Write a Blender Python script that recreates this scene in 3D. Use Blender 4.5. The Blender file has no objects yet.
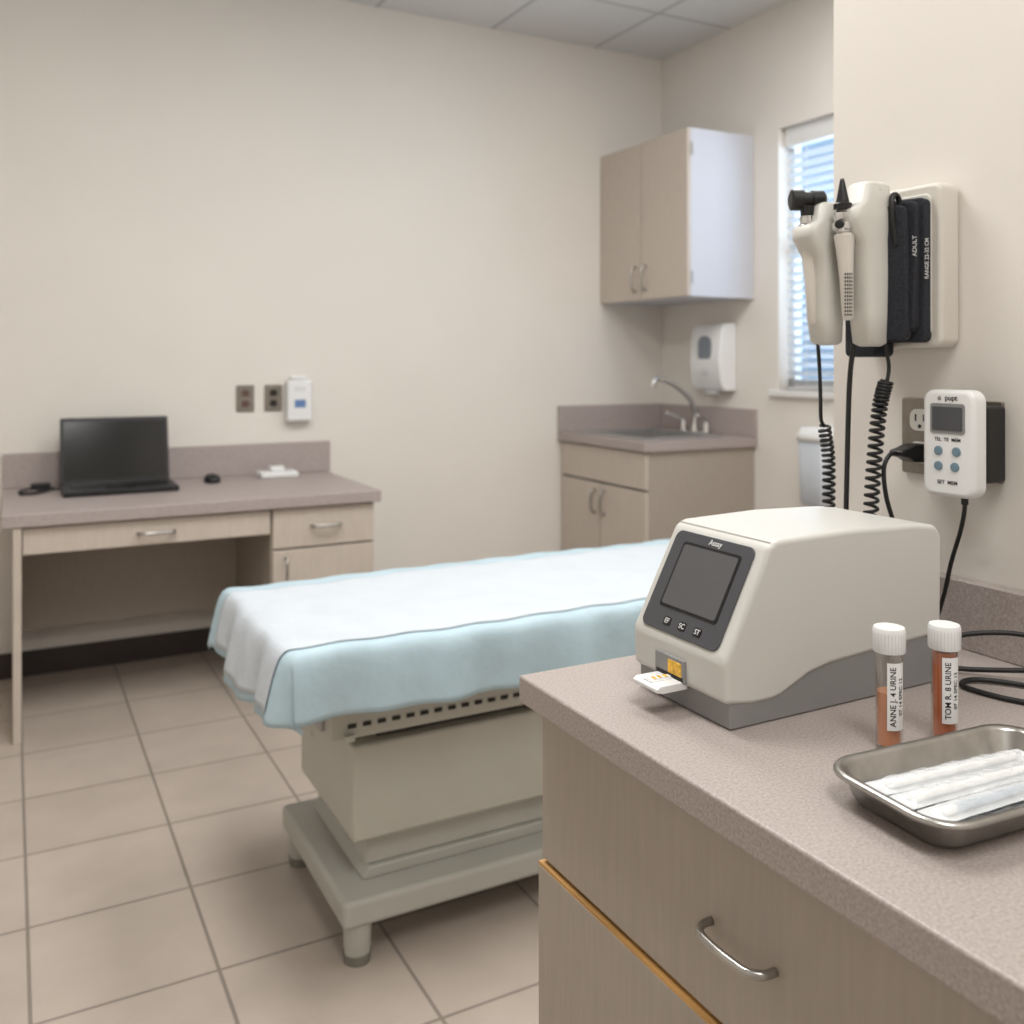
import bpy, bmesh, math, random
from mathutils import Vector, Matrix
random.seed(4)
S=bpy.context.scene
COL=S.collection
CUR=None
# ---------------------------------------------------------------- materials
def lin(c):
    o=[]
    for v in c:
        v=v/255.0
        o.append(v/12.92 if v<=0.04045 else ((v+0.055)/1.055)**2.4)
    return (o[0],o[1],o[2],1.0)
def mat(name,rgb,rough=0.5,metal=0.0,ns=0,na=0.0,bump=0.0,stretch=(1,1,1),alpha=1.0,emit=None,es=0,spec=0.5,coat=0.0,bs=None,trans=0.0,bd=.002):
    m=bpy.data.materials.new(name); m.use_nodes=True
    nt=m.node_tree; b=nt.nodes['Principled BSDF']
    b.inputs['Base Color'].default_value=lin(rgb)
    b.inputs['Roughness'].default_value=rough
    b.inputs['Metallic'].default_value=metal
    b.inputs['Specular IOR Level'].default_value=spec
    b.inputs['Alpha'].default_value=alpha
    b.inputs['Coat Weight'].default_value=coat
    b.inputs['Transmission Weight'].default_value=trans
    if emit:
        b.inputs['Emission Color'].default_value=lin(emit); b.inputs['Emission Strength'].default_value=es
    if ns or bump:
        tc=nt.nodes.new('ShaderNodeNewGeometry'); mp=nt.nodes.new('ShaderNodeMapping')
        mp.inputs['Scale'].default_value=stretch
        nt.links.new(tc.outputs['Position'],mp.inputs['Vector'])
        if na>0:
            n=nt.nodes.new('ShaderNodeTexNoise'); n.inputs['Scale'].default_value=ns; n.inputs['Detail'].default_value=4
            nt.links.new(mp.outputs['Vector'],n.inputs['Vector'])
            r=nt.nodes.new('ShaderNodeValToRGB')
            r.color_ramp.elements[0].position=0.3; r.color_ramp.elements[1].position=0.7
            r.color_ramp.elements[0].color=lin([max(0,v*(1-na)) for v in rgb])
            r.color_ramp.elements[1].color=lin([min(255,v*(1+na)) for v in rgb])
            nt.links.new(n.outputs['Fac'],r.inputs['Fac']); nt.links.new(r.outputs['Color'],b.inputs['Base Color'])
        if bump>0:
            n2=nt.nodes.new('ShaderNodeTexNoise'); n2.inputs['Scale'].default_value=bs or ns; n2.inputs['Detail'].default_value=3
            nt.links.new(mp.outputs['Vector'],n2.inputs['Vector'])
            bp=nt.nodes.new('ShaderNodeBump'); bp.inputs['Strength'].default_value=bump; bp.inputs['Distance'].default_value=bd
            nt.links.new(n2.outputs['Fac'],bp.inputs['Height']); nt.links.new(bp.outputs['Normal'],b.inputs['Normal'])
    return m
def tilemat(name,c1,c2,grout,size,off,mortar,rough,bump=0.3,ns=6,na=.06):
    m=bpy.data.materials.new(name); m.use_nodes=True
    nt=m.node_tree; b=nt.nodes['Principled BSDF']
    g=nt.nodes.new('ShaderNodeNewGeometry'); mp=nt.nodes.new('ShaderNodeMapping')
    mp.inputs['Location'].default_value=(-off[0],-off[1],0)
    nt.links.new(g.outputs['Position'],mp.inputs['Vector'])
    br=nt.nodes.new('ShaderNodeTexBrick'); br.offset=0; br.squash=1
    br.inputs['Scale'].default_value=1; br.inputs['Brick Width'].default_value=size; br.inputs['Row Height'].default_value=size
    br.inputs['Mortar Size'].default_value=mortar; br.inputs['Mortar Smooth'].default_value=.2
    br.inputs['Color1'].default_value=lin(c1); br.inputs['Color2'].default_value=lin(c2); br.inputs['Mortar'].default_value=lin(grout)
    nt.links.new(mp.outputs['Vector'],br.inputs['Vector'])
    n=nt.nodes.new('ShaderNodeTexNoise'); n.inputs['Scale'].default_value=ns; n.inputs['Detail'].default_value=6
    nt.links.new(g.outputs['Position'],n.inputs['Vector'])
    mr=nt.nodes.new('ShaderNodeMapRange'); mr.inputs[1].default_value=.3; mr.inputs[2].default_value=.7
    mr.inputs[3].default_value=1-na; mr.inputs[4].default_value=1+na
    nt.links.new(n.outputs['Fac'],mr.inputs[0])
    mx=nt.nodes.new('ShaderNodeVectorMath'); mx.operation='SCALE'
    nt.links.new(br.outputs['Color'],mx.inputs[0]); nt.links.new(mr.outputs[0],mx.inputs['Scale'])
    nt.links.new(mx.outputs[0],b.inputs['Base Color'])
    b.inputs['Roughness'].default_value=rough
    bp=nt.nodes.new('ShaderNodeBump'); bp.inputs['Strength'].default_value=bump; bp.inputs['Distance'].default_value=.003; bp.invert=True
    nt.links.new(br.outputs['Fac'],bp.inputs['Height']); nt.links.new(bp.outputs['Normal'],b.inputs['Normal'])
    return m
def glassmat(name,rgb,fac=0.12,rough=0.03):
    m=bpy.data.materials.new(name); m.use_nodes=True
    nt=m.node_tree; nt.nodes.remove(nt.nodes['Principled BSDF'])
    o=nt.nodes['Material Output']; t=nt.nodes.new('ShaderNodeBsdfTransparent'); g=nt.nodes.new('ShaderNodeBsdfGlossy')
    t.inputs['Color'].default_value=lin(rgb); g.inputs['Roughness'].default_value=rough
    lw=nt.nodes.new('ShaderNodeLayerWeight'); lw.inputs['Blend'].default_value=.35
    mr=nt.nodes.new('ShaderNodeMapRange'); mr.inputs[3].default_value=fac*.5; mr.inputs[4].default_value=min(1,fac*5)
    nt.links.new(lw.outputs['Facing'],mr.inputs[0])
    x=nt.nodes.new('ShaderNodeMixShader'); nt.links.new(mr.outputs[0],x.inputs[0])
    nt.links.new(t.outputs[0],x.inputs[1]); nt.links.new(g.outputs[0],x.inputs[2]); nt.links.new(x.outputs[0],o.inputs['Surface'])
    return m
M={}
M['wall']=mat('painted_wall',(226,221,214),.75,ns=3,na=.006,bump=.06,bs=220)
M['ceil']=tilemat('ceiling_tiles',(214,214,212),(209,209,207),(180,180,178),.61,(2.74,3.64),.012,.9,.3,60,.03)
M['floor']=tilemat('floor_tiles',(186,174,163),(180,168,157),(138,128,119),.345,(.034,1.985),.0042,.40,.4,7,.06)
M['lam']=mat('cabinet_laminate',(167,157,146),.45,ns=25,na=.02,stretch=(6,6,.5),bump=.05,bs=60)
M['lamL']=mat('cabinet_laminate_pale',(194,183,172),.45,ns=20,na=.02,stretch=(6,6,.6))
M['lamS']=mat('cabinet_side_daylit',(198,198,205),.5,ns=4,na=.01)  # laminate made paler and bluish: window daylight painted into the side's colour
M['ctr']=mat('countertop_speckle',(165,155,150),.40,ns=380,na=.10,bump=.05)
M['ctrF']=mat('countertop_mauve',(167,156,153),.45,ns=150,na=.05)
M['oak']=mat('raw_oak_edge',(196,150,90),.6,ns=40,na=.15,stretch=(1,.2,3))
M['dark']=mat('dark_recess',(40,36,34),.8,ns=5,na=.1)
M['base']=mat('vinyl_baseboard',(62,54,50),.6,ns=8,na=.08)
M['steel']=mat('brushed_steel',(178,176,172),.28,1,ns=60,na=.05)
M['steelD']=mat('basin_steel',(172,171,170),.42,.65,ns=40,na=.04)
M['chrome']=mat('chrome',(215,215,215),.1,1,ns=5,na=.01)
M['tab']=mat('table_painted_metal',(186,184,174),.42,ns=8,na=.012)
M['tab2']=mat('table_base_metal',(180,179,171),.45,ns=8,na=.012)
M['vinyl']=mat('table_vinyl',(170,180,182),.5,ns=10,na=.03)
M['sheetb']=mat('blue_drape_sheet',(175,197,207),.8,ns=14,na=.02,bump=.6,bs=30,bd=.003)
M['sheetw']=mat('white_exam_paper',(194,201,208),.8,ns=14,na=.012,bump=.9,bs=24,bd=.004)
M['blk']=mat('black_plastic',(18,18,20),.42,ns=20,na=.1)
M['scr']=mat('laptop_screen',(8,9,11),.15,ns=5,na=.1)
M['cable']=mat('black_rubber',(20,20,21),.5,ns=30,na=.1)
M['cuff']=mat('black_fabric',(28,30,38),.8,ns=300,na=.3,bump=.4)
M['body']=mat('device_offwhite',(203,202,197),.38,ns=6,na=.006)
M['bodyg']=mat('device_grey_base',(136,136,136),.45,ns=6,na=.01)
M['bez']=mat('device_dark_bezel',(72,73,77),.4,ns=8,na=.02)
M['lcd']=mat('device_lcd',(88,88,90),.28,ns=8,na=.03)
M['cream']=mat('cream_plastic',(206,204,197),.38,ns=8,na=.008)
M['cream2']=mat('cream_panel',(213,208,199),.42,ns=8,na=.008)
M['white']=mat('white_plastic',(230,231,231),.35,ns=8,na=.006)
M['ink']=mat('printed_ink',(25,25,28),.6,ns=8,na=.1)
M['inkg']=mat('printed_grey',(215,215,215),.6,ns=8,na=.02)
M['blue']=mat('blue_label',(96,128,176),.5,ns=8,na=.05)
M['slate']=mat('dispenser_window',(120,128,140),.3,ns=8,na=.05)
M['btn']=mat('button_slate',(105,130,145),.45,ns=8,na=.04)
M['yel']=mat('reagent_yellow',(225,175,60),.5,ns=200,na=.15)
M['plateS']=mat('outlet_steel_plate',(140,133,124),.35,.8,ns=60,na=.05)
M['brown']=mat('outlet_brown',(95,70,62),.5,ns=8,na=.05)
M['rubber']=mat('caster_rubber',(120,118,110),.6,ns=8,na=.05)
M['glass']=glassmat('clear_tube_plastic',(245,242,238),.12)
M['pane']=glassmat('window_glass',(240,248,255),.06)
M['liq1']=mat('urine_amber_light',(208,136,90),.25,ns=30,na=.05,coat=.5)
M['liq2']=mat('urine_amber',(196,108,58),.25,ns=30,na=.05,coat=.5)
M['blind']=mat('blind_slat',(226,231,236),.5,ns=8,na=.01)
M['frame']=mat('window_frame_paint',(224,224,223),.5,ns=8,na=.008)
M['wrap']=mat('clear_wrapper',(240,242,244),.12,ns=60,na=.03,bump=.5,bs=80,alpha=.42,coat=1.0)
M['wrapE']=mat('wrapper_paper_back',(228,231,233),.5,ns=60,na=.02)
M['swab']=mat('swab_white',(248,247,244),.5,ns=30,na=.02)
M['swabb']=mat('swab_bluegrey',(172,188,202),.5,ns=30,na=.02)
M['troff']=mat('light_diffuser',(255,255,250),.5,ns=5,na=.01,emit=(255,252,248),es=2)
M['sharps']=mat('translucent_bin',(190,195,202),.4,ns=10,na=.03)
# ---------------------------------------------------------------- helpers
def link(o,m=None,smooth=False):
    COL.objects.link(o)
    if m is not None and not o.data.materials: o.data.materials.append(M[m] if isinstance(m,str) else m)
    if CUR is not None:
        o.parent=CUR; o.matrix_parent_inverse=Matrix.Translation(-CUR.location)
    if smooth:
        for p in o.data.polygons: p.use_smooth=True
    return o
def grp(name,loc=(0,0,0)):
    global CUR
    e=bpy.data.objects.new(name,None); e.empty_display_size=.05; e.location=loc
    COL.objects.link(e); CUR=e; return e
def end():
    global CUR; CUR=None
def fromb(name,bm,m,smooth=False):
    bmesh.ops.recalc_face_normals(bm,faces=bm.faces)
    me=bpy.data.meshes.new(name); bm.to_mesh(me); bm.free()
    return link(bpy.data.objects.new(name,me),m,smooth)
def bev(o,w,seg=3,ang=30):
    md=o.modifiers.new('bevel','BEVEL'); md.width=w; md.segments=seg; md.limit_method='ANGLE'; md.angle_limit=math.radians(ang)
    md.harden_normals=True
    for p in o.data.polygons: p.use_smooth=True
    return o
def addbox(bm,x0,x1,y0,y1,z0,z1):
    vs=[bm.verts.new((x,y,z)) for x in (x0,x1) for y in (y0,y1) for z in (z0,z1)]
    for f in ((0,1,3,2),(4,6,7,5),(0,4,5,1),(2,3,7,6),(0,2,6,4),(1,5,7,3)):
        bm.faces.new([vs[i] for i in f])
def box(name,x0,x1,y0,y1,z0,z1,m,b=0,seg=3):
    bm=bmesh.new(); addbox(bm,x0,x1,y0,y1,z0,z1)
    o=fromb(name,bm,m)
    if b: bev(o,b,seg)
    return o
def boxes(name,L,m,b=0):
    bm=bmesh.new()
    for t in L: addbox(bm,*t)
    o=fromb(name,bm,m)
    if b: bev(o,b,2)
    return o
def prism(name,prof,y0,y1,m,b=0,seg=4,axis='Y'):
    bm=bmesh.new()
    def P(a,c,t):
        return (a,t,c) if axis=='Y' else ((t,a,c) if axis=='X' else (a,c,t))
    A=[bm.verts.new(P(a,c,y0)) for a,c in prof]; B=[bm.verts.new(P(a,c,y1)) for a,c in prof]
    bm.faces.new(A); bm.faces.new(B[::-1]); n=len(prof)
    for i in range(n): bm.faces.new((A[i],B[i],B[(i+1)%n],A[(i+1)%n]))
    o=fromb(name,bm,m)
    if b: bev(o,b,seg,25)
    return o
def frame_of(d):
    d=Vector(d).normalized(); a=Vector((0,0,1)) if abs(d.z)<.9 else Vector((1,0,0))
    u=a.cross(d).normalized(); return u,d.cross(u),d
def lathe(name,p,d,prof,m,n=32):
    """prof: list of (dist along d, radius)"""
    u,v,w=frame_of(d); p=Vector(p); bm=bmesh.new(); rings=[]
    for t,r in prof:
        rings.append([bm.verts.new(p+w*t+(u*math.cos(2*math.pi*i/n)+v*math.sin(2*math.pi*i/n))*max(r,1e-5)) for i in range(n)])
    for a,b in zip(rings,rings[1:]):
        for i in range(n): bm.faces.new((a[i],a[(i+1)%n],b[(i+1)%n],b[i]))
    bm.faces.new(rings[0]); bm.faces.new(rings[-1][::-1])
    o=fromb(name,bm,m)
    for q in o.data.polygons: q.use_smooth=len(q.vertices)==4
    md=o.modifiers.new('es','EDGE_SPLIT'); md.split_angle=math.radians(40)
    return o
def cyl(name,p0,p1,r,m,r2=None,n=32,c=0.0):
    p0=Vector(p0);p1=Vector(p1);L=(p1-p0).length; r2=r if r2 is None else r2
    prof=[(0,r),(L,r2)] if not c else [(0,r-c),(c*.3,r-c*.3),(c,r),(L-c,r2),(L-c*.3,r2-c*.3),(L,r2-c)]
    return lathe(name,p0,p1-p0,prof,m,n)
def loft(name,rings,m,ex=2.0,n=32):
    """rings:(cx,cy,z,rx,ry) superellipse stacked in z"""
    bm=bmesh.new(); R=[]
    for cx,cy,z,rx,ry in rings:
        q=[]
        for i in range(n):
            a=2*math.pi*i/n; c=math.cos(a); s=math.sin(a)
            q.append(bm.verts.new((cx+rx*math.copysign(abs(c)**(2/ex),c),cy+ry*math.copysign(abs(s)**(2/ex),s),z)))
        R.append(q)
    for a,b in zip(R,R[1:]):
        for i in range(n): bm.faces.new((a[i],a[(i+1)%n],b[(i+1)%n],b[i]))
    bm.faces.new(R[0]); bm.faces.new(R[-1][::-1])
    o=fromb(name,bm,m,True)
    return o
def smoothpath(pts,k=8):
    P=[Vector(p) for p in pts]; P=[P[0]*2-P[1]]+P+[P[-1]*2-P[-2]]; out=[]
    for i in range(1,len(P)-2):
        a,b,c,d=P[i-1:i+3]
        for j in range(k):
            t=j/k
            out.append(.5*((2*b)+(c-a)*t+(2*a-5*b+4*c-d)*t*t+(3*b-a-3*c+d)*t**3))
    out.append(P[-2]); return out
def tube(name,pts,r,m,k=8,n=10,smooth=True):
    P=smoothpath(pts,k) if smooth else [Vector(p) for p in pts]
    bm=bmesh.new(); R=[]; pu=None
    for i,p in enumerate(P):
        d=(P[min(i+1,len(P)-1)]-P[max(i-1,0)]).normalized()
        if pu is None: u=frame_of(d)[0]
        else:
            u=pu-d*pu.dot(d)
            u=u.normalized() if u.length>1e-6 else frame_of(d)[0]
        pu=u; v=d.cross(u)
        R.append([bm.verts.new(p+(u*math.cos(2*math.pi*j/n)+v*math.sin(2*math.pi*j/n))*r) for j in range(n)])
    for a,b in zip(R,R[1:]):
        for j in range(n): bm.faces.new((a[j],a[(j+1)%n],b[(j+1)%n],b[j]))
    bm.faces.new(R[0]); bm.faces.new(R[-1][::-1])
    return fromb(name,bm,m,True)
def coil(name,path,cr,r,turns,m):
    P=smoothpath(path,10); N=turns*12; L=[]
    for i in range(N+1):
        t=i/N*(len(P)-1); a=int(min(t,len(P)-2)); c=P[a].lerp(P[a+1],t-a)
        d=(P[a+1]-P[a]).normalized(); u,v,w=frame_of(d); th=2*math.pi*turns*i/N
        L.append(c+(u*math.cos(th)+v*math.sin(th))*cr)
    return tube(name,L,r,m,smooth=False,n=7)
def plate(name,c,U,V,w,h,r,t,m,b=0,seg=2):
    """rounded rectangle centred at c in plane U,V; thickness t outward along UxV"""
    c=Vector(c);U=Vector(U).normalized();V=Vector(V).normalized();N=U.cross(V)
    pts=[]
    for sx,sy,a0 in ((1,1,0),(-1,1,90),(-1,-1,180),(1,-1,270)):
        k=6 if r>0 else 0
        for i in range(k+1):
            a=math.radians(a0+90*(i/k if k else 0))
            pts.append((sx*(w/2-r)+(r*math.cos(a) if r else 0),sy*(h/2-r)+(r*math.sin(a) if r else 0)))
    bm=bmesh.new()
    A=[bm.verts.new(c+U*x+V*y) for x,y in pts]; B=[bm.verts.new(c+U*x+V*y+N*t) for x,y in pts]
    bm.faces.new(A[::-1]); bm.faces.new(B); n=len(pts)
    for i in range(n): bm.faces.new((A[i],A[(i+1)%n],B[(i+1)%n],B[i]))
    o=fromb(name,bm,m)
    if b: bev(o,b,seg,50)
    return o
def textmesh(name,s,size):
    cu=bpy.data.curves.new(name,'FONT'); cu.body=s; cu.size=size; cu.align_x='CENTER'; cu.align_y='CENTER'; cu.extrude=size*.01
    cu.offset=size*.012
    o=bpy.data.objects.new(name,cu); COL.objects.link(o)
    bpy.context.view_layer.update()
    me=bpy.data.meshes.new_from_object(o.evaluated_get(bpy.context.evaluated_depsgraph_get()))
    bpy.data.objects.remove(o); me.materials.clear()
    return me
def text(name,s,c,U,V,size,m):
    me=textmesh(name,s,size)
    U=Vector(U).normalized();V=Vector(V).normalized();N=U.cross(V);c=Vector(c)
    for v in me.vertices: v.co=c+U*v.co.x+V*v.co.y+N*v.co.z
    return link(bpy.data.objects.new(name,me),m)
def cyltext(name,s,cx,cy,r,a,z,size,m):
    """text running vertically (upwards) wrapped on a cylinder, baseline angle a (deg)"""
    me=textmesh(name,s,size)
    for v in me.vertices:
        th=math.radians(a)-v.co.y/r; rr=r+v.co.z
        v.co=Vector((cx+rr*math.cos(th),cy+rr*math.sin(th),z+v.co.x))
    return link(bpy.data.objects.new(name,me),m)
def cylpatch(name,cx,cy,r,L,m):
    """L: list of (a0,a1,z0,z1) degrees"""
    bm=bmesh.new()
    for a0,a1,z0,z1 in L:
        n=max(2,int((a1-a0)/6)+1); prev=None
        for i in range(n+1):
            a=math.radians(a0+(a1-a0)*i/n)
            q=(bm.verts.new((cx+r*math.cos(a),cy+r*math.sin(a),z0)),bm.verts.new((cx+r*math.cos(a),cy+r*math.sin(a),z1)))
            if prev: bm.faces.new((prev[0],q[0],q[1],prev[1]))
            prev=q
    return fromb(name,bm,m,True)
def pull(name,a,b,out,r,m='steel'):
    a=Vector(a);b=Vector(b);o=Vector(out)
    d=b-a
    tube(name,[a,a+o*.55+d*.02,a+o*.92+d*.14,a+o+d*.32,a+o*1.03+d*.5,a+o+d*.68,a+o*.92+d*.86,a+o*.55+d*.98,b],r,m,6,12)
X=Vector((1,0,0));Y=Vector((0,1,0));Z=Vector((0,0,1))
# ---------------------------------------------------------------- room
H=2.915; BW=4.2; RW=3.18; NX=1.04; NY=.97
box('floor',-1.4,3.42,-1.6,BW+.12,-.1,0,'floor')
box('ceiling',-1.4,3.42,-1.6,BW+.12,H,H+.1,'ceil')
box('wall_back',-1.4,3.42,BW,BW+.12,0,H,'wall')
box('wall_left',-1.52,-1.4,-1.6,BW+.12,0,H,'wall')
box('wall_front',-1.4,NX,-1.72,-1.6,0,H,'wall')
box('wall_near',NX,RW,-1.72,NY,0,H,'wall')
WY0,WY1,WZ0,WZ1=2.3,3.30,1.115,2.34
boxes('wall_right',[(RW,RW+.12,NY-.3,WY0,0,H),(RW,RW+.12,WY1,BW,0,H),(RW,RW+.12,WY0,WY1,0,WZ0),(RW,RW+.12,WY0,WY1,WZ1,H)],'wall')
box('baseboard_back',-1.4,2.53,BW-.012,BW,0,.1,'base',.003)
box('baseboard_right',RW-.012,RW,NY,3.45,0,.1,'base',.003)
box('baseboard_left',-1.4,-1.388,-1.6,BW-.012,0,.1,'base',.003)
# window
grp('window_1',(RW,2.8,WZ0))
boxes('frame',[(RW+.07,RW+.11,WY0,WY0+.04,WZ0,WZ1),(RW+.07,RW+.11,WY1-.035,WY1,WZ0,WZ1),(RW+.07,RW+.11,WY0,WY1,WZ1-.05,WZ1),(RW+.07,RW+.11,WY0,WY1,WZ0,WZ0+.05),(RW+.075,RW+.11,2.78,2.82,WZ0,WZ1),(RW+.075,RW+.11,WY0,WY1,1.74,1.775)],'frame')
box('glass',RW+.095,RW+.099,WY0+.03,WY1-.03,WZ0+.03,WZ1-.03,'pane')
box('head_rail',RW+.03,RW+.07,WY0+.01,WY1-.01,WZ1-.09,WZ1-.001,'frame',.004)
L=[];z=WZ0+.035
while z<WZ1-.10:
    L.append(z); z+=.042
bm=bmesh.new()
for z in L:
    c=math.cos(math.radians(35))*.02; s=math.sin(math.radians(35))*.02
    pr=[(RW+.048-c,z+s),(RW+.048,z+.003),(RW+.048+c,z-s)]
    for (xa,za),(xb,zb) in zip(pr,pr[1:]):
        vs=[bm.verts.new(p) for p in ((xa,WY0+.02,za),(xb,WY0+.02,zb),(xb,WY1-.02,zb),(xa,WY1-.02,za))]
        bm.faces.new(vs)
fromb('blind_slats',bm,'blind')
boxes('blind_cords',[(RW+.026,RW+.028,y,y+.003,WZ0+.01,WZ1-.09) for y in (2.45,2.8,3.15)],'frame')
boxes('blind_bottom_rail',[(RW+.038,RW+.062,WY0+.02,WY1-.02,WZ0+.002,WZ0+.018)],'frame')
box('sill',RW-.03,RW+.07,WY0-.04,WY1+.04,WZ0-.03,WZ0,'frame',.004)
end()
# ceiling light fixtures
def troffer(x,y,e):
    grp('ceiling_light_fixture',(x,y,H))
    boxes('housing',[(x-.3,x+.3,y-.6,y-.58,H-.012,H),(x-.3,x+.3,y+.58,y+.6,H-.012,H),(x-.3,x-.28,y-.58,y+.58,H-.012,H),(x+.28,x+.3,y-.58,y+.58,H-.012,H)],'frame')
    box('diffuser',x-.28,x+.28,y-.58,y+.58,H-.008,H-.001,'troff')
    end()
    l=bpy.data.lights.new('ceiling_lamp','AREA'); l.shape='RECTANGLE'; l.size=.56; l.size_y=1.16; l.energy=e; l.color=(1,.985,.962)
    o=bpy.data.objects.new('ceiling_lamp',l); o.location=(x,y,H-.02); COL.objects.link(o)
troffer(0.3,1.81,29); troffer(1.52,1.81,18); troffer(0.3,-0.3,24); troffer(2.44,2.1,13)
# daylight through window
l=bpy.data.lights.new('window_daylight','AREA'); l.shape='RECTANGLE'; l.size=1.0; l.size_y=1.2; l.energy=30; l.color=(.84,.92,1)
o=bpy.data.objects.new('window_daylight',l); o.location=(RW+.45,2.8,1.8); o.rotation_euler=(0,math.radians(90),0); COL.objects.link(o)
w=bpy.data.worlds.new('sky'); S.world=w; w.use_nodes=True
bg=w.node_tree.nodes['Background']; bg.inputs[0].default_value=(.50,.68,.90,1); bg.inputs[1].default_value=.75
# ---------------------------------------------------------------- desk
grp('desk',(.63,3.8,0))
DF=3.46;DX1=1.27
box('desktop',-.025,DX1,DF-.01,BW-.001,.706,.75,'ctrF',.004)
box('backsplash',-.025,DX1+.02,BW-.022,BW-.001,.75,.885,'ctrF',.003)
box('left_leg_panel',.008,.033,DF-.003,BW-.02,0,.706,'lamL',.002)
box('wide_drawer_front',.036,.845,DF+.012,DF+.03,.612,.7,'lamL',.003)
box('wide_drawer_box',.06,.84,DF+.03,BW-.1,.63,.7,'lam')
box('modesty_panel',.033,.85,4.08,4.095,.21,.706,'lam',.002)
box('pedestal',.85,1.25,DF+.032,BW-.02,.08,.706,'lam',.002)
box('pedestal_kick',.86,1.24,DF+.08,BW-.02,0,.08,'dark')
box('drawer_front',.855,1.247,DF+.012,DF+.031,.555,.7,'lamL',.003)
box('door_front',.855,1.247,DF+.012,DF+.031,.085,.547,'lamL',.003)
pull('handle_1',(.39,DF+.012,.655),(.51,DF+.012,.655),(0,-.03,0),.006)
pull('handle_2',(1.0,DF+.012,.632),(1.11,DF+.012,.632),(0,-.03,0),.006)
pull('handle_3',(.90,DF+.012,.52),(.90,DF+.012,.42),(0,-.03,0),.005)
end()
# laptop
grp('laptop',(.37,3.93,.75))
box('base',.17,.575,3.79,4.03,.752,.772,'blk',.004)
box('keyboard',.20,.545,3.87,4.0,.772,.7735,'dark',.0005)
boxes('keys',[(.205+i*.0225,.225+i*.0225,3.875+j*.024,3.895+j*.024,.7735,.7755) for i in range(15) for j in range(5)],'blk')
box('touchpad',.32,.42,3.80,3.86,.772,.7728,'scr',.0003)
t=math.radians(12); V=Vector((0,math.sin(t),math.cos(t)))
c=Vector((.372,4.035,.77))+V*.128
plate('lid',c,X,V,.40,.262,.008,.008,'blk',.002)
N=X.cross(V)
plate('screen',c+N*.0081,X,V,.376,.232,.002,.001,'scr')
cyl('hinge',(.21,4.03,.77),(.53,4.03,.77),.008,'blk')
end()
grp('laptop_charger_cable',(.06,4.0,.75))
tube('cord',[(.18,4.02,.757),(.13,4.03,.757),(.08,3.96,.756),(.03,3.98,.756),(.05,4.06,.756),(.12,4.08,.756),(.15,4.0,.762),(.09,3.93,.756),(.03,3.92,.756)],.004,'cable')
box('adapter',.07,.14,4.07,4.11,.7501,.775,'blk',.004)
end()
loft('computer_mouse',[(.735,4.0,.7502,.028,.045),(.735,4.0,.758,.033,.052),(.735,4.0,.77,.031,.048),(.735,4.005,.781,.022,.034),(.735,4.005,.785,.01,.016)],'blk',2.3)
grp('tissue_pack',(1.02,4.08,.75))
box('pack',.94,1.10,4.01,4.12,.7502,.775,'white',.008)
box('flap',.99,1.05,4.05,4.10,.775,.795,'white',.005)
end()
# wall outlets at desk
for i,x in enumerate((.912,1.035)):
    grp('wall_outlet',(x,BW,1.085))
    plate('plate',(x,BW,1.085),X,Z,.078,.118,.006,.006,'plateS',.002)
    plate('receptacle_1',(x,BW-.006,1.108),X,Z,.034,.03,.012,.003,'brown' if i==0 else 'dark',.001)
    plate('receptacle_2',(x,BW-.006,1.062),X,Z,.034,.03,.012,.003,'brown' if i==0 else 'dark',.001)
    end()
grp('wall_dispenser',(1.143,BW,.98))
box('body',1.085,1.200,BW-.055,BW-.0005,.98,1.165,'white',.012)
box('cap',1.105,1.18,BW-.045,BW-.0005,1.166,1.182,'white',.006)
plate('label',(1.142,BW-.055,1.06),X,Z,.05,.035,.005,.001,'blue')
plate('label_2',(1.142,BW-.055,1.125),X,Z,.05,.02,.004,.001,'inkg')
end()
# ---------------------------------------------------------------- sink cabinet
SX=2.51;SY=3.44;SZ=.882
grp('sink_base_cabinet',(2.85,3.8,0))
bx0,bx1,by0,by1=2.60,3.03,3.57,4.09
boxes('countertop',[(SX,bx0,SY,BW-.001,SZ-.042,SZ),(bx1,RW-.001,SY,BW-.001,SZ-.042,SZ),(bx0,bx1,SY,by0,SZ-.042,SZ),(bx0,bx1,by1,BW-.001,SZ-.042,SZ)],'ctrF')
box('backsplash_side',RW-.022,RW-.001,SY,BW-.001,SZ,SZ+.135,'ctrF',.003)
box('backsplash_rear',SX,RW-.022,BW-.022,BW-.001,SZ,SZ+.135,'ctrF',.003)
box('carcass_side',SX+.04,RW-.001,SY+.02,SY+.04,.1,SZ-.042,'lam',.002)
box('carcass_bottom',SX+.04,RW-.001,SY+.04,BW-.001,.1,.12,'lam')
box('carcass_face',SX+.04,SX+.055,SY+.04,BW-.001,.12,SZ-.042,'dark')
box('toe_kick',SX+.1,RW-.001,SY+.04,BW-.001,0,.1,'dark')
box('false_drawer',SX+.02,SX+.04,SY+.02,BW-.005,.665,.832,'lamL',.003)
box('door_1',SX+.02,SX+.04,SY+.02,3.826,.11,.655,'lamL',.003)
box('door_2',SX+.02,SX+.04,3.834,BW-.005,.11,.655,'lamL',.003)
pull('handle_1',(SX+.02,3.79,.62),(SX+.02,3.79,.51),(-.028,0,0),.006)
pull('handle_2',(SX+.02,3.87,.62),(SX+.02,3.87,.51),(-.028,0,0),.006)
end()
grp('sink_basin',(2.82,3.82,SZ))
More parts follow.
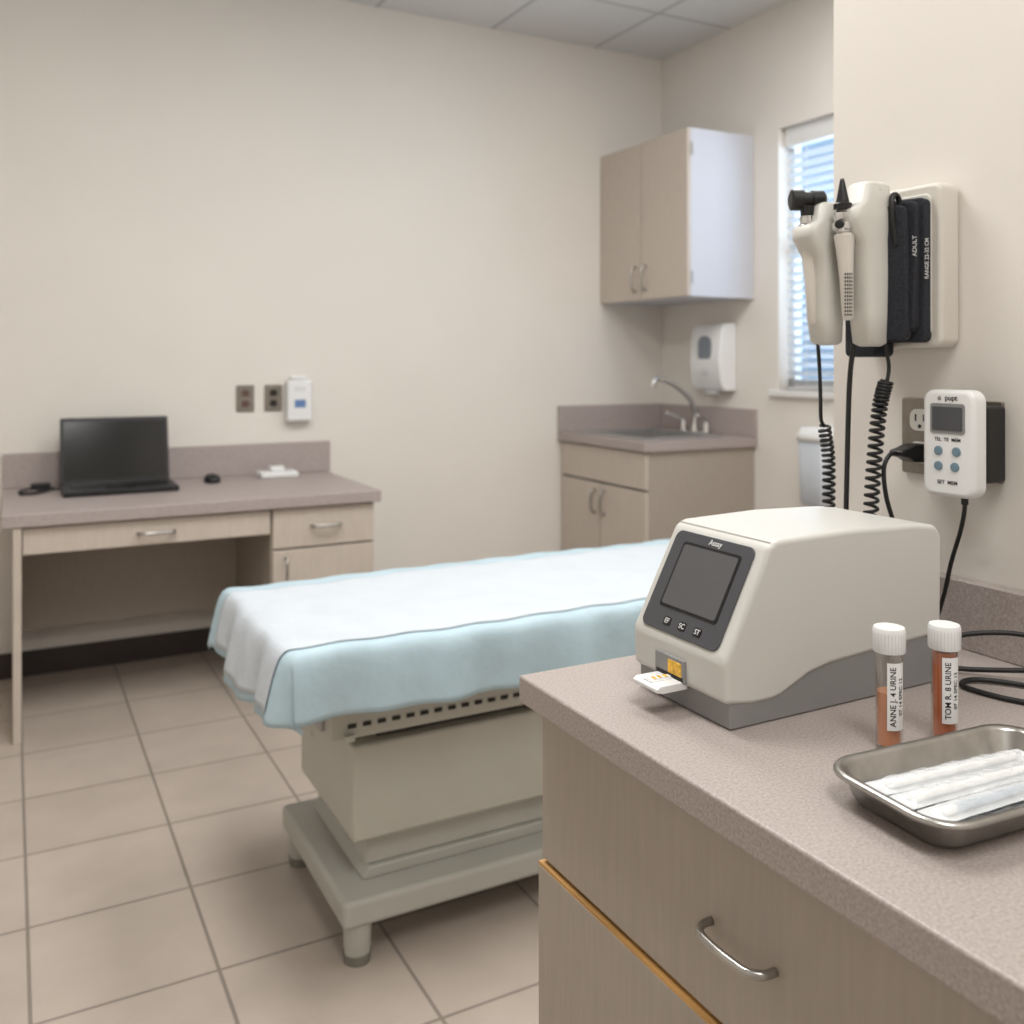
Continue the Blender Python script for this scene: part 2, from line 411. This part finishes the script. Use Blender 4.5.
boxes('rim',[(bx0-.025,bx0+.012,by0-.025,by1+.02,SZ,SZ+.009),(bx1-.012,bx1+.02,by0-.025,by1+.02,SZ,SZ+.009),(bx0+.012,bx1-.012,by0-.025,by0+.012,SZ,SZ+.009),(bx0+.012,bx1-.012,by1-.012,by1+.02,SZ,SZ+.009)],'steelD',.003)
boxes('bowl',[(bx0+.004,bx0+.01,by0+.004,by1-.004,SZ-.14,SZ),(bx1-.01,bx1-.004,by0+.004,by1-.004,SZ-.14,SZ),(bx0+.01,bx1-.01,by0+.004,by0+.01,SZ-.14,SZ),(bx0+.01,bx1-.01,by1-.01,by1-.004,SZ-.14,SZ),(bx0+.004,bx1-.004,by0+.004,by1-.004,SZ-.146,SZ-.14)],'steelD')
cyl('drain',(2.82,3.82,SZ-.14),(2.82,3.82,SZ-.136),.04,'chrome')
end()
grp('faucet',(3.09,3.8,SZ))
plate('deck_plate',(3.09,3.8,SZ+.0002),Y,X,.22,.055,.025,-.014,'chrome',.003)
cyl('base',(3.09,3.8,SZ+.012),(3.09,3.8,SZ+.05),.022,'chrome',.016)
tube('spout',[(3.09,3.8,SZ+.04),(3.09,3.8,SZ+.10),(3.06,3.8,SZ+.17),(2.98,3.8,SZ+.235),(2.91,3.8,SZ+.27),(2.86,3.8,SZ+.28),(2.83,3.8,SZ+.268),(2.825,3.8,SZ+.235)],.0125,'chrome')
for i,yy in enumerate((3.71,3.89)):
    cyl('valve_%d'%(i+1),(3.09,yy,SZ+.012),(3.09,yy,SZ+.06),.02,'chrome',.015)
    tube('lever_%d'%(i+1),[(3.10,yy,SZ+.058),(3.07,yy+(-.01 if i==0 else .01),SZ+.075),(3.0,yy+(-.035 if i==0 else .035),SZ+.10)],.009,'chrome')
end()
# ---------------------------------------------------------------- upper cabinet
UX=2.775;UY=3.466
grp('upper_cabinet',(2.98,3.83,1.54))
box('carcass',UX+.02,RW-.001,UY+.006,BW-.001,1.552,2.338,'lamS',.002)
box('side_panel',UX+.02,RW-.001,UY,UY+.006,1.552,2.338,'lamS',.001)
box('door_1',UX,UX+.02,UY,3.828,1.554,2.336,'lamL',.003)
box('door_2',UX,UX+.02,3.836,BW-.004,1.554,2.336,'lamL',.003)
for i,zz in enumerate((1.64,2.24)):
    box('hinge_%d'%(i+1),UX+.018,UX+.03,UY-.006,UY,zz-.03,zz+.03,'steelD',.001)
pull('handle_1',(UX,3.79,1.72),(UX,3.79,1.60),(-.028,0,0),.006)
pull('handle_2',(UX,3.875,1.72),(UX,3.875,1.60),(-.028,0,0),.006)
end()
# soap dispenser
grp('soap_dispenser',(3.12,3.69,1.1))
prism('body',[(RW-.0005,1.10),(RW-.075,1.10),(RW-.10,1.14),(RW-.115,1.25),(RW-.10,1.40),(RW-.08,1.435),(RW-.0005,1.44)],3.585,3.82,'white',.012)
plate('window',(RW-.108,3.70,1.31),-Y,Z,.10,.13,.04,.006,'slate',.002)
plate('logo',(RW-.115,3.70,1.20),-Y,Z,.05,.03,.01,.003,'inkg',.001)
box('nozzle',RW-.085,RW-.045,3.66,3.72,1.085,1.10,'inkg',.003)
end()
# sharps container on right wall
grp('sharps_container',(3.12,2.98,.63))
loft('bin',[(3.115,2.99,.62,.045,.065),(3.115,2.99,.63,.052,.072),(3.115,2.99,.90,.06,.080)],'sharps',5)
loft('lid',[(3.115,2.99,.90,.063,.085),(3.115,2.99,.925,.063,.085),(3.115,2.99,.96,.05,.07)],'white',5)
box('bracket',3.16,RW-.0005,2.93,3.03,.7,.97,'frame',.004)
end()
# ---------------------------------------------------------------- exam table
TX0,TX1,TY0,TY1,TZ=.485,2.25,1.79,2.37,.688
grp('exam_table',(1.3,2.08,0))
PX0,PX1,PY0,PY1=.60,2.0,1.85,2.35
prism('base_platform',[(PX0,PY0),(PX0+.12,PY0),(PX1-.12,PY0),(PX1,PY0),(PX1,PY1),(PX0,PY1)],.083,.140,'tab2',.012,axis='Z')
prism('base_plinth',[(.665,.14),(.68,.165),(.70,.165),(1.9,.165),(1.92,.165),(1.935,.14)],1.92,2.30,'tab2',.004)
for i,(x,y) in enumerate(((PX0+.04,PY0+.035),(PX0+.04,PY1-.035),(PX1-.04,PY0+.035),(PX1-.04,PY1-.035))):
    cyl('foot_%d'%(i+1),(x,y,.0),(x,y,.02),.028,'rubber',.03)
    cyl('leg_%d'%(i+1),(x,y,.018),(x,y,.085),.027,'tab2',.03)
box('lower_column',.675,1.86,1.93,2.29,.165,.25,'tab2',.006)
box('upper_housing',.635,1.92,1.895,2.30,.236,.44,'tab',.008)
cyl('housing_bolt',(.634,2.2,.36),(.638,2.2,.36),.006,'steelD')
box('rail_frame',.575,2.12,1.855,2.31,.475,.555,'tab',.004)
boxes('rail_slots',[(.61+i*.032,.628+i*.032,1.853,1.856,.497,.506) for i in range(17)],'dark')
boxes('rail_lip',[(.575,2.12,1.845,1.856,.535,.56),(.60,.62,1.84,1.856,.475,.487)],'tab')
box('neck',.70,1.86,1.93,2.28,.44,.475,'dark')
box('end_rail',.565,.577,1.90,2.27,.482,.547,'steelD',.003)
box('deck',.52,2.22,1.83,2.33,.555,.60,'tab',.004)
box('mattress',TX0+.01,TX1-.01,TY0+.012,TY1-.012,.60,TZ-.004,'vinyl',.02,4)
end()
def drape(name,s0,s1,t0,t1,off,m,res=.012,jit=0.0):
    L=TX1-TX0; W=TY1-TY0; r=.022
    ns=int((s1-s0)/res)+1; nt=int((t1-t0)/res)+1
    bm=bmesh.new(); G=[]
    for i in range(ns+1):
        row=[]
        s=s0+(s1-s0)*i/ns
        for j in range(nt+1):
            t=t0+(t1-t0)*j/nt
            a=-s if s<0 else (s-L if s>L else 0); b=-t if t<0 else (t-W if t>W else 0)
            sx=-1 if s<0 else 1; sy=-1 if t<0 else 1
            D=(a**5+b**5)**(1/5)
            ea=r*(1-math.exp(-a/r)); eb=r*(1-math.exp(-b/r)); eD=r*(1-math.exp(-D/r))
            x=min(max(s,0),L)+TX0; y=min(max(t,0),W)+TY0
            fold=math.sin(y*21+x*3)*.5+math.sin(y*47+1)*.3
            foldx=math.sin(x*17+1.3)*.5+math.sin(x*39+y)*.3
            ca=min(a,b)
            k_=-.42 if sy<0 else -.05
            x+=sx*(ea+off*(a>0)+.18*a+a*.13*fold+k_*ca)
            y+=sy*(eb+off*(b>0)+.07*b+b*.10*foldx-.04*ca)
            z=TZ+off-(D-eD)*(.99)+.0026*math.sin(x*9+y*5)*math.sin(y*11+x*2)+.0014*math.sin(x*43+y*8)
            z-=.012*a/.17*math.sin(y*13)
            row.append(bm.verts.new((x,y,z)))
        G.append(row)
    for i in range(ns):
        for j in range(nt): bm.faces.new((G[i][j],G[i+1][j],G[i+1][j+1],G[i][j+1]))
    o=fromb(name,bm,m,True)
    md=o.modifiers.new('solid','SOLIDIFY'); md.thickness=.0008; md.offset=1
    return o
grp('exam_table_drape',(1.3,2.08,.6))
drape('blue_sheet',-.165,TX1-TX0+.15,-.155,TY1-TY0+.15,.002,'sheetb')
drape('white_paper',-.150,TX1-TX0+.02,.008,TY1-TY0-.055,.0052,'sheetw')
end()
# ---------------------------------------------------------------- near counter
CX=.50;CY=.921;CZ=.90
grp('counter_cabinet',(.78,.2,0))
box('countertop',CX,NX-.001,-.7,CY,CZ-.030,CZ,'ctr',.003)
box('carcass',CX+.042,NX-.001,-.69,CY-.012,.1,CZ-.030,'lam')
box('toe_kick',CX+.1,NX-.001,-.69,CY-.02,0,.1,'dark')
box('drawer_front_1',CX+.025,CX+.043,.262,CY-.010,.696,.864,'lam',.001)
box('drawer_front_2',CX+.025,CX+.043,-.40,.256,.696,.864,'lam',.001)
box('lower_front_1',CX+.021,CX+.042,.262,CY-.008,.11,.688,'lam',.001)
box('lower_front_2',CX+.021,CX+.042,-.40,.256,.11,.688,'lam',.001)
box('oak_edge_1',CX+.0215,CX+.043,.262,CY-.008,.688,.6915,'oak')
box('oak_edge_2',CX+.0215,CX+.043,-.40,.256,.688,.6915,'oak')
pull('handle_1',(CX+.025,.624,.775),(CX+.025,.548,.775),(-.022,0,0),.0036)
pull('handle_2',(CX+.025,-.02,.775),(CX+.025,-.10,.775),(-.022,0,0),.0036)
end()
box('counter_backsplash',NX-.02,NX-.001,-.7,CY,CZ,.983,'ctr',.002)
# ---------------------------------------------------------------- analyzer
grp('urine_analyzer',(.74,.757,CZ))
AY0,AY1=.684,.832
low=[(.597,.922),(.625,.921),(.650,.921),(.664,.9235),(.682,.931),(.702,.939),(.73,.944),(.80,.948),(.892,.952)]
body=[(.593,.926),(.592,.966),(.648,1.070),(.658,1.0755),(.76,1.078),(.86,1.075),(.890,1.071),(.898,1.060),(.897,.952)]+low[::-1][1:-1]
prism('body_shell',body,AY0,AY1,'body',.006,5)
prism('base',[(.600,.9005),(.600,.926)]+[(a,b+.003) for a,b in low[1:-1]]+[(.892,.955),(.892,.9005)],AY0+.002,AY1-.002,'bodyg',.002,3)
V=Vector((.056,0,.104)).normalized(); U=-Y; N=U.cross(V)
k=Vector((.592,.758,.966))
def F(u,v,n=0): return k+U*u+V*v+N*n
plate('bezel',F(-.001,.0595),U,V,.122,.108,.009,.002,'bez',.0012)
plate('screen_recess',F(.001,.066,.002),U,V,.090,.072,.004,.0006,'blk')
plate('screen',F(.001,.066,.0026),U,V,.084,.066,.003,.0004,'lcd')
text('maker_mark','Assay',F(.003,.1075,.0023),U,V,.0085,'inkg')
for i,(uu,s) in enumerate(((-.022,'EF'),(.002,'SC'),(.026,'ST'))):
    plate('key_%d'%(i+1),F(uu,.017,.002),U,V,.011,.009,.002,.0006,'blk')
    text('key_label_%d'%(i+1),s,F(uu,.017,.0028),U,V,.0075,'inkg')
box('port_recess',.5895,.60,.742,.790,.928,.952,'bodyg',.002)
box('port_liner',.589,.5925,.746,.768,.931,.948,'yel',.001)
box('port_mouth',.5888,.5925,.744,.786,.929,.9345,'dark')
prism('strip_tray',[(.558,.9245),(.558,.928),(.563,.9305),(.596,.9305),(.596,.9225),(.566,.9225)],.744,.785,'white',.001,2)
box('tray_groove',.562,.594,.758,.772,.9305,.931,'inkg')
box('test_strip',.564,.594,.762,.768,.931,.932,'swab')
boxes('reagent_pads',[(.568+i*.007,.5715+i*.007,.762,.768,.932,.9326) for i in range(3)],'yel')
end()
# ---------------------------------------------------------------- specimen tubes
def specimen(x,y,ztop,liq,zl,la,t1,t2):
    grp('specimen_tube',(x,y,CZ))
    r=.0115
    lathe('tube',(x,y,CZ+.0003),Z,[(0,.0085),(.001,.0105),(.004,r),(ztop-.9-.022,r)],'glass',40)
    lathe('liquid',(x,y,CZ+.0025),Z,[(0,.007),(.002,.0098),(zl-.0025,.0103)],liq,32)
    lathe('cap',(x,y,ztop-.023),Z,[(0,.0138),(.0005,.0142),(.019,.0142),(.0218,.0132),(.0225,.011)],'white',48)
    cylpatch('cap_ribs',x,y,.0143,[(a,a+4,ztop-.022,ztop-.005) for a in range(0,360,12)],'inkg')
    cylpatch('label',x,y,r+.0003,[(la-40,la+44,CZ+.020,CZ+.080)],'white')
    cyltext('label_text_1',t1,x,y,r+.0005,la-14,CZ+.05,.0072,'ink')
    cyltext('label_text_2',t2,x,y,r+.0005,la+22,CZ+.05,.0056,'ink')
    end()
specimen(.701,.589,1.011,'liq1',.052,252,'ANNE J. 4 URINE','07 14 SPEC 12')
specimen(.759,.576,1.009,'liq2',.083,248,'TOM R. 8 URINE','07 14 SPEC 13')
# ---------------------------------------------------------------- instrument tray
def rrloop(w,h,r,n=8):
    pts=[]
    for sx,sy,a0 in ((1,1,0),(-1,1,90),(-1,-1,180),(1,-1,270)):
        for i in range(n+1):
            a=math.radians(a0+90*i/n); pts.append((sx*(w/2-r)+r*math.cos(a),sy*(h/2-r)+r*math.sin(a)))
    return pts
TR=Matrix.Translation((.678,.483,CZ))@Matrix.Rotation(math.radians(-4),4,'Z')
grp('steel_instrument_tray',(.678,.483,CZ))
bm=bmesh.new(); R=[]
for w,h,r,z in ((.172,.082,.014,.0005),(.182,.092,.018,.001),(.190,.100,.02,.006),(.202,.111,.024,.024),(.206,.115,.026,.0262),(.214,.122,.029,.0265),(.216,.124,.03,.0252),(.216,.124,.03,.0235)):
    R.append([bm.verts.new(TR@Vector((x,y,z))) for x,y in rrloop(w,h,r)])
for a,b in zip(R,R[1:]):
    n=len(a)
    for i in range(n): bm.faces.new((a[i],a[(i+1)%n],b[(i+1)%n],b[i]))
bm.faces.new(R[0])
o=fromb('pan',bm,'steel',True); md=o.modifiers.new('s','SOLIDIFY'); md.thickness=.0009; md.offset=1
end()
grp('wrapped_swabs',(.678,.483,CZ+.004))
for i,(dx,dy,dz,an,L) in enumerate(((-.002,.034,.0018,1,.172),(.002,-.034,.0018,1,.170),(-.002,.0115,.0025,0,.174),(.002,-.0115,.0025,-1,.174),(.0,.023,.0115,-1.5,.172),(.003,-.023,.0115,2,.172),(-.002,.000,.0120,.5,.172))):
    T=TR@Matrix.Translation((dx,dy,dz))@Matrix.Rotation(math.radians(an),4,'Z')
    wd=.0118
    bm=bmesh.new(); G1=[];G2=[]; nu,nv=60,14
    for a in range(nu+1):
        u=a/nu; x=(u-.5)*L; e=max(0,min(1,(min(u,1-u)-.05)*9)); e=e**.5
        r1=[];r2=[]
        for b in range(nv+1):
            v=b/nv*2-1; vv=min(1,abs(v)/.88)
            th=.0056*e*math.sqrt(max(0,1-vv*vv))+.0001
            wr=(.0005*math.sin(a*1.1+b*1.2+i)+.0006*math.sin(a*.53-b*.9+2*i))*e*(1-vv*.5)
            yy=v*wd*(1+.02*math.sin(a*.5+i))
            r1.append(bm.verts.new(T@Vector((x,yy,.0042+th+wr)))); r2.append(bm.verts.new(T@Vector((x,yy,.0042-th*.5))))
        G1.append(r1);G2.append(r2)
    bm2=bmesh.new()
    for a in range(nu):
        for b in range(nv):
            bm.faces.new((G1[a][b],G1[a+1][b],G1[a+1][b+1],G1[a][b+1]))
            q=[bm2.verts.new(w_.co) for w_ in (G2[a][b],G2[a+1][b],G2[a+1][b+1],G2[a][b+1])]; bm2.faces.new(q)
    for row in G2:
        for q in row: bm.verts.remove(q)
    bmesh.ops.remove_doubles(bm2,verts=bm2.verts,dist=1e-6)
    fromb('wrapper_%d'%(i+1),bm,'wrap',True)
    fromb('wrapper_back_%d'%(i+1),bm2,'wrapE',True)
    sm='swabb' if i in (1,5) else 'swab'
    p0=T@Vector((-L*.42,0,.0054)); p1=T@Vector((L*.40,0,.0054))
    cyl('swab_stick_%d'%(i+1),p0,p1,.0030,sm,.0028,12)
    d=(p1-p0).normalized()
    lathe('swab_tip_%d'%(i+1),p0-d*.002,d,[(0,.001),(.002,.0034),(.012,.0036),(.016,.0028)],'swab',12)
end()
# ---------------------------------------------------------------- wall diagnostic set
PXF=1.0
grp('wall_diagnostic_set',(NX,.81,1.36))
PY=.836
plate('wall_panel',(NX-.0005,PY,1.3685),-Y,Z,.140,.204,.012,.036,'cream2',.006,4)
plate('panel_inset',(NX-.036,PY,1.3685),-Y,Z,.116,.178,.01,.004,'cream',.002)
def cradle(tag,cx,cy,zb,zt,k=1.0):
    h=zt-zb
    loft('cradle_'+tag,[(cx+.006,cy,zb,.009,.011),(cx+.005,cy,zb+.004,.0150*k,.0165),(cx+.003,cy,zb+h*.2,.0175*k,.0185),(cx+.002,cy,zb+h*.45,.0195*k,.020),(cx-.001,cy,zb+h*.63,.0225*k,.0205),(cx-.007,cy,zb+h*.74,.031*k,.022),(cx-.007,cy,zb+h*.82,.031*k,.022),(cx+.000,cy,zb+h*.87,.023*k,.020),(cx+.003,cy,zb+h*.98,.0205*k,.019),(cx+.003,cy,zt,.015*k,.013)],'cream',4.5)
    box('arm_'+tag,cx+.012,PXF+.006,cy-.012 if cy<.86 else cy-.022,cy+.012 if cy<.86 else cy+.002,zb+h*.45,zb+h*.8,'cream',.004)
cradle('1',.908,.864,1.27,1.449)
cradle('2',.936,.820,1.268,1.470,1.06)
ix,iy=.884,.868
lathe('scope_handle_1',(ix+.010,iy,1.296),(-.05,0,1),[(0,.004),(.004,.0065),(.05,.0078),(.09,.0098),(.112,.0108),(.118,.0075)],'cream2',24)
lathe('scope_collar_1',(ix+.001,iy,1.408),Z,[(0,.0085),(.004,.0115),(.012,.0115),(.014,.009),(.018,.010),(.024,.009)],'chrome',24)
cyl('scope_neck_1',(ix+.001,iy,1.430),(ix+.001,iy,1.445),.0085,'blk')
lathe('scope_head_1',(ix-.016,iy+.013,1.453),(1,-.5,0),[(0,.009),(.002,.0132),(.016,.0132),(.017,.0105),(.026,.0105),(.027,.0122),(.041,.0122),(.044,.009)],'blk',24)
u_=Vector((1,-.5,0)).normalized()
pp=Vector((ix-.016,iy+.013,1.453))+u_*.043
cyl('scope_lens_1',pp,pp+u_*.003,.0065,'inkg')
ix,iy=.900,.824
lathe('scope_handle_2',(ix+.008,iy,1.300),(-.06,0,1),[(0,.004),(.004,.0068),(.05,.008),(.085,.0105),(.104,.0125),(.109,.008)],'cream2',24)
cylpatch('scope_grip_2',ix+.004,iy,.0104,[(a,a+9,zz,zz+.0026) for zz in [1.305+.0045*q for q in range(12)] for a in (215,230,245,260)],'ink')
lathe('scope_collar_2',(ix,iy,1.407),Z,[(0,.0090),(.004,.0132),(.012,.0132),(.014,.0105),(.018,.012),(.024,.012),(.026,.009),(.03,.008)],'chrome',28)
lathe('scope_cone_2',(ix-.001,iy,1.436),(-.03,0,1),[(0,.0110),(.006,.0110),(.008,.0080),(.034,.0030),(.037,.0020)],'blk',24)
lathe('scope_dial_2',(ix-.008,iy-.003,1.416),(-1,-.5,0),[(0,.006),(.006,.0055),(.007,.004)],'blk',20)
text('cradle_mark','i',(.937,.8008,1.455),(1,0,0),Z,.014,'blue')
def slab(name,c,U,V,w,h,t,m,r=.008): return plate(name,c,U,V,w,h,r,t,m,.003,3)
slab('cuff_fold_1',(.998,.810,1.362),(.25,-1,0),(0,.0,1),.062,.178,.020,'cuff')
slab('cuff_fold_2',(.982,.808,1.366),(.3,-1,0),(.03,0,1),.052,.160,.018,'cuff')
slab('cuff_fold_3',(.966,.806,1.358),(.4,-1,0),(-.04,0,1),.042,.165,.016,'cuff')
slab('cuff_rear',(.998,.855,1.345),(0,-1,0),(0,0,1),.05,.18,.035,'cuff')
tube('cuff_tube',[(.975,.80,1.43),(.968,.80,1.452),(.955,.797,1.452),(.950,.794,1.43),(.955,.792,1.39)],.0035,'cable')
text('cuff_print','ADULT',(.9700,.7772,1.39),Z,(-.1,1,0),.008,'inkg')
text('cuff_print_2','RANGE 22-32 CM',(.9850,.7717,1.375),Z,(-.3,1,0),.0065,'inkg')
tube('cord_1',[(.905,.870,1.272),(.912,.874,1.24),(.918,.878,1.20),(.925,.884,1.175),(.935,.888,1.165)],.0024,'cable')
coil('coil_1',[(.935,.888,1.165),(.945,.890,1.12),(.945,.890,1.06),(.945,.890,1.0),(.945,.885,.93),(.945,.87,.912)],.0070,.0021,34,'cable')
tube('cord_2',[(.930,.835,1.272),(.928,.84,1.22),(.93,.846,1.10),(.932,.85,1.0),(.934,.85,.91)],.0032,'cable')
tube('cord_3',[(.955,.812,1.285),(.962,.812,1.262),(.966,.812,1.24),(.960,.812,1.215)],.0024,'cable')
coil('coil_3',[(.962,.813,1.225),(.955,.817,1.19),(.951,.822,1.12),(.949,.826,1.04),(.949,.826,.96),(.949,.822,.912)],.0078,.0022,38,'cable')
end()
# ---------------------------------------------------------------- outlet + plugged monitor
grp('wall_outlet',(NX,.78,1.153))
plate('plate',(NX-.0005,.778,1.153),-Y,Z,.142,.097,.003,.005,'plateS',.001)
for i,yy in enumerate((.820,.778)):
    for j,zz in enumerate((1.174,1.132)):
        plate('receptacle_%d%d'%(i,j),(NX-.0052,yy,zz),-Y,Z,.031,.028,.010,.002,'cream',.0006)
        for q,dy in enumerate((-.006,.006)):
            plate('slot_%d%d%d'%(i,j,q),(NX-.0072,yy+dy,zz+.003),-Y,Z,.0022,.009,0,.0004,'ink')
        plate('ground_%d%d'%(i,j),(NX-.0072,yy,zz-.008),-Y,Z,.005,.005,.0024,.0004,'ink')
end()
grp('power_adapter',(1.01,.73,1.15))
box('block',.998,NX-.006,.701,.738,1.107,1.197,'blk',.004)
end()
grp('handheld_meter',(.985,.733,1.15))
dx=.972
MY=.7335
plate('shell',(.997,MY,1.153),-Y,Z,.070,.126,.014,.025,'white',.006,4)
plate('display_frame',(dx,MY,1.182),-Y,Z,.046,.036,.004,.0008,'bodyg')
plate('display',(dx-.0008,MY,1.182),-Y,Z,.040,.028,.002,.0006,'bez')
text('meter_mark','o  pupt',(dx-.0004,MY,1.2065),-Y,Z,.009,'ink')
text('meter_keys','TEL  TE  MEM',(dx-.0004,MY,1.1575),-Y,Z,.006,'ink')
for i,(a,b) in enumerate(((-.012,1.144),(.012,1.144),(-.012,1.126),(.010,1.126))):
    lathe('button_%d'%(i+1),(dx+.0005,MY-a,b),-X,[(0,.0056),(.0018,.0054),(.0025,.004)],'btn',20)
text('meter_foot','SET  MEM',(dx-.0004,MY,1.107),-Y,Z,.0065,'ink')
tube('lead',[(.986,.721,1.092),(.984,.720,1.075),(.985,.726,1.05),(.99,.742,1.01),(.995,.755,.97),(.99,.765,.93),(.975,.765,.908)],.0026,'cable')
cyl('lead_boot',(.986,.721,1.098),(.986,.721,1.082),.004,'cable')
end()
grp('power_plug_cable',(1.0,.82,1.14))
prism('plug',[(1.0325,1.144),(1.012,1.144),(1.000,1.140),(.986,1.137),(.986,1.130),(1.000,1.127),(1.012,1.121),(1.0325,1.121)],.808,.830,'blk',.003,3)
tube('cord',[(.990,.819,1.1335),(.976,.819,1.132),(.964,.818,1.115),(.964,.814,1.08),(.974,.808,1.04),(.986,.804,1.0),(.985,.804,.95),(.975,.80,.915),(.95,.79,.908)],.0028,'cable')
end()
grp('analyzer_power_cord',(.95,.65,CZ))
tube('cord_1',[(.897,.72,.93),(.92,.70,.940),(.95,.672,.949),(.980,.64,.950),(.998,.60,.938),(.999,.565,.915),(.985,.54,.905),(.95,.55,.9032),(.92,.58,.9032),(.90,.62,.9032),(.898,.66,.9035),(.93,.66,.904),(.97,.60,.9035),(1.0,.50,.9032),(.99,.3,.9032)],.0028,'cable')
tube('cord_2',[(.897,.74,.915),(.93,.70,.906),(.97,.655,.9095),(1.0,.62,.916),(1.006,.58,.93),(1.004,.53,.918),(1.007,.47,.9045),(1.007,.3,.9032)],.0028,'cable')
box('inlet',.895,.905,.715,.745,.91,.94,'blk',.002)
end()
# ---------------------------------------------------------------- camera
cam=bpy.data.cameras.new('camera'); co=bpy.data.objects.new('camera',cam); COL.objects.link(co)
cam.sensor_width=36; cam.lens=940/1024*36; cam.shift_y=-151/1024
cam.clip_start=.02
co.location=(0,0,1.25); co.rotation_euler=(math.radians(90),0,-math.atan(502/940))
cam.dof.use_dof=True; cam.dof.focus_distance=.92; cam.dof.aperture_fstop=6.3
S.camera=co
S.view_settings.view_transform='Standard'
S.view_settings.exposure=0
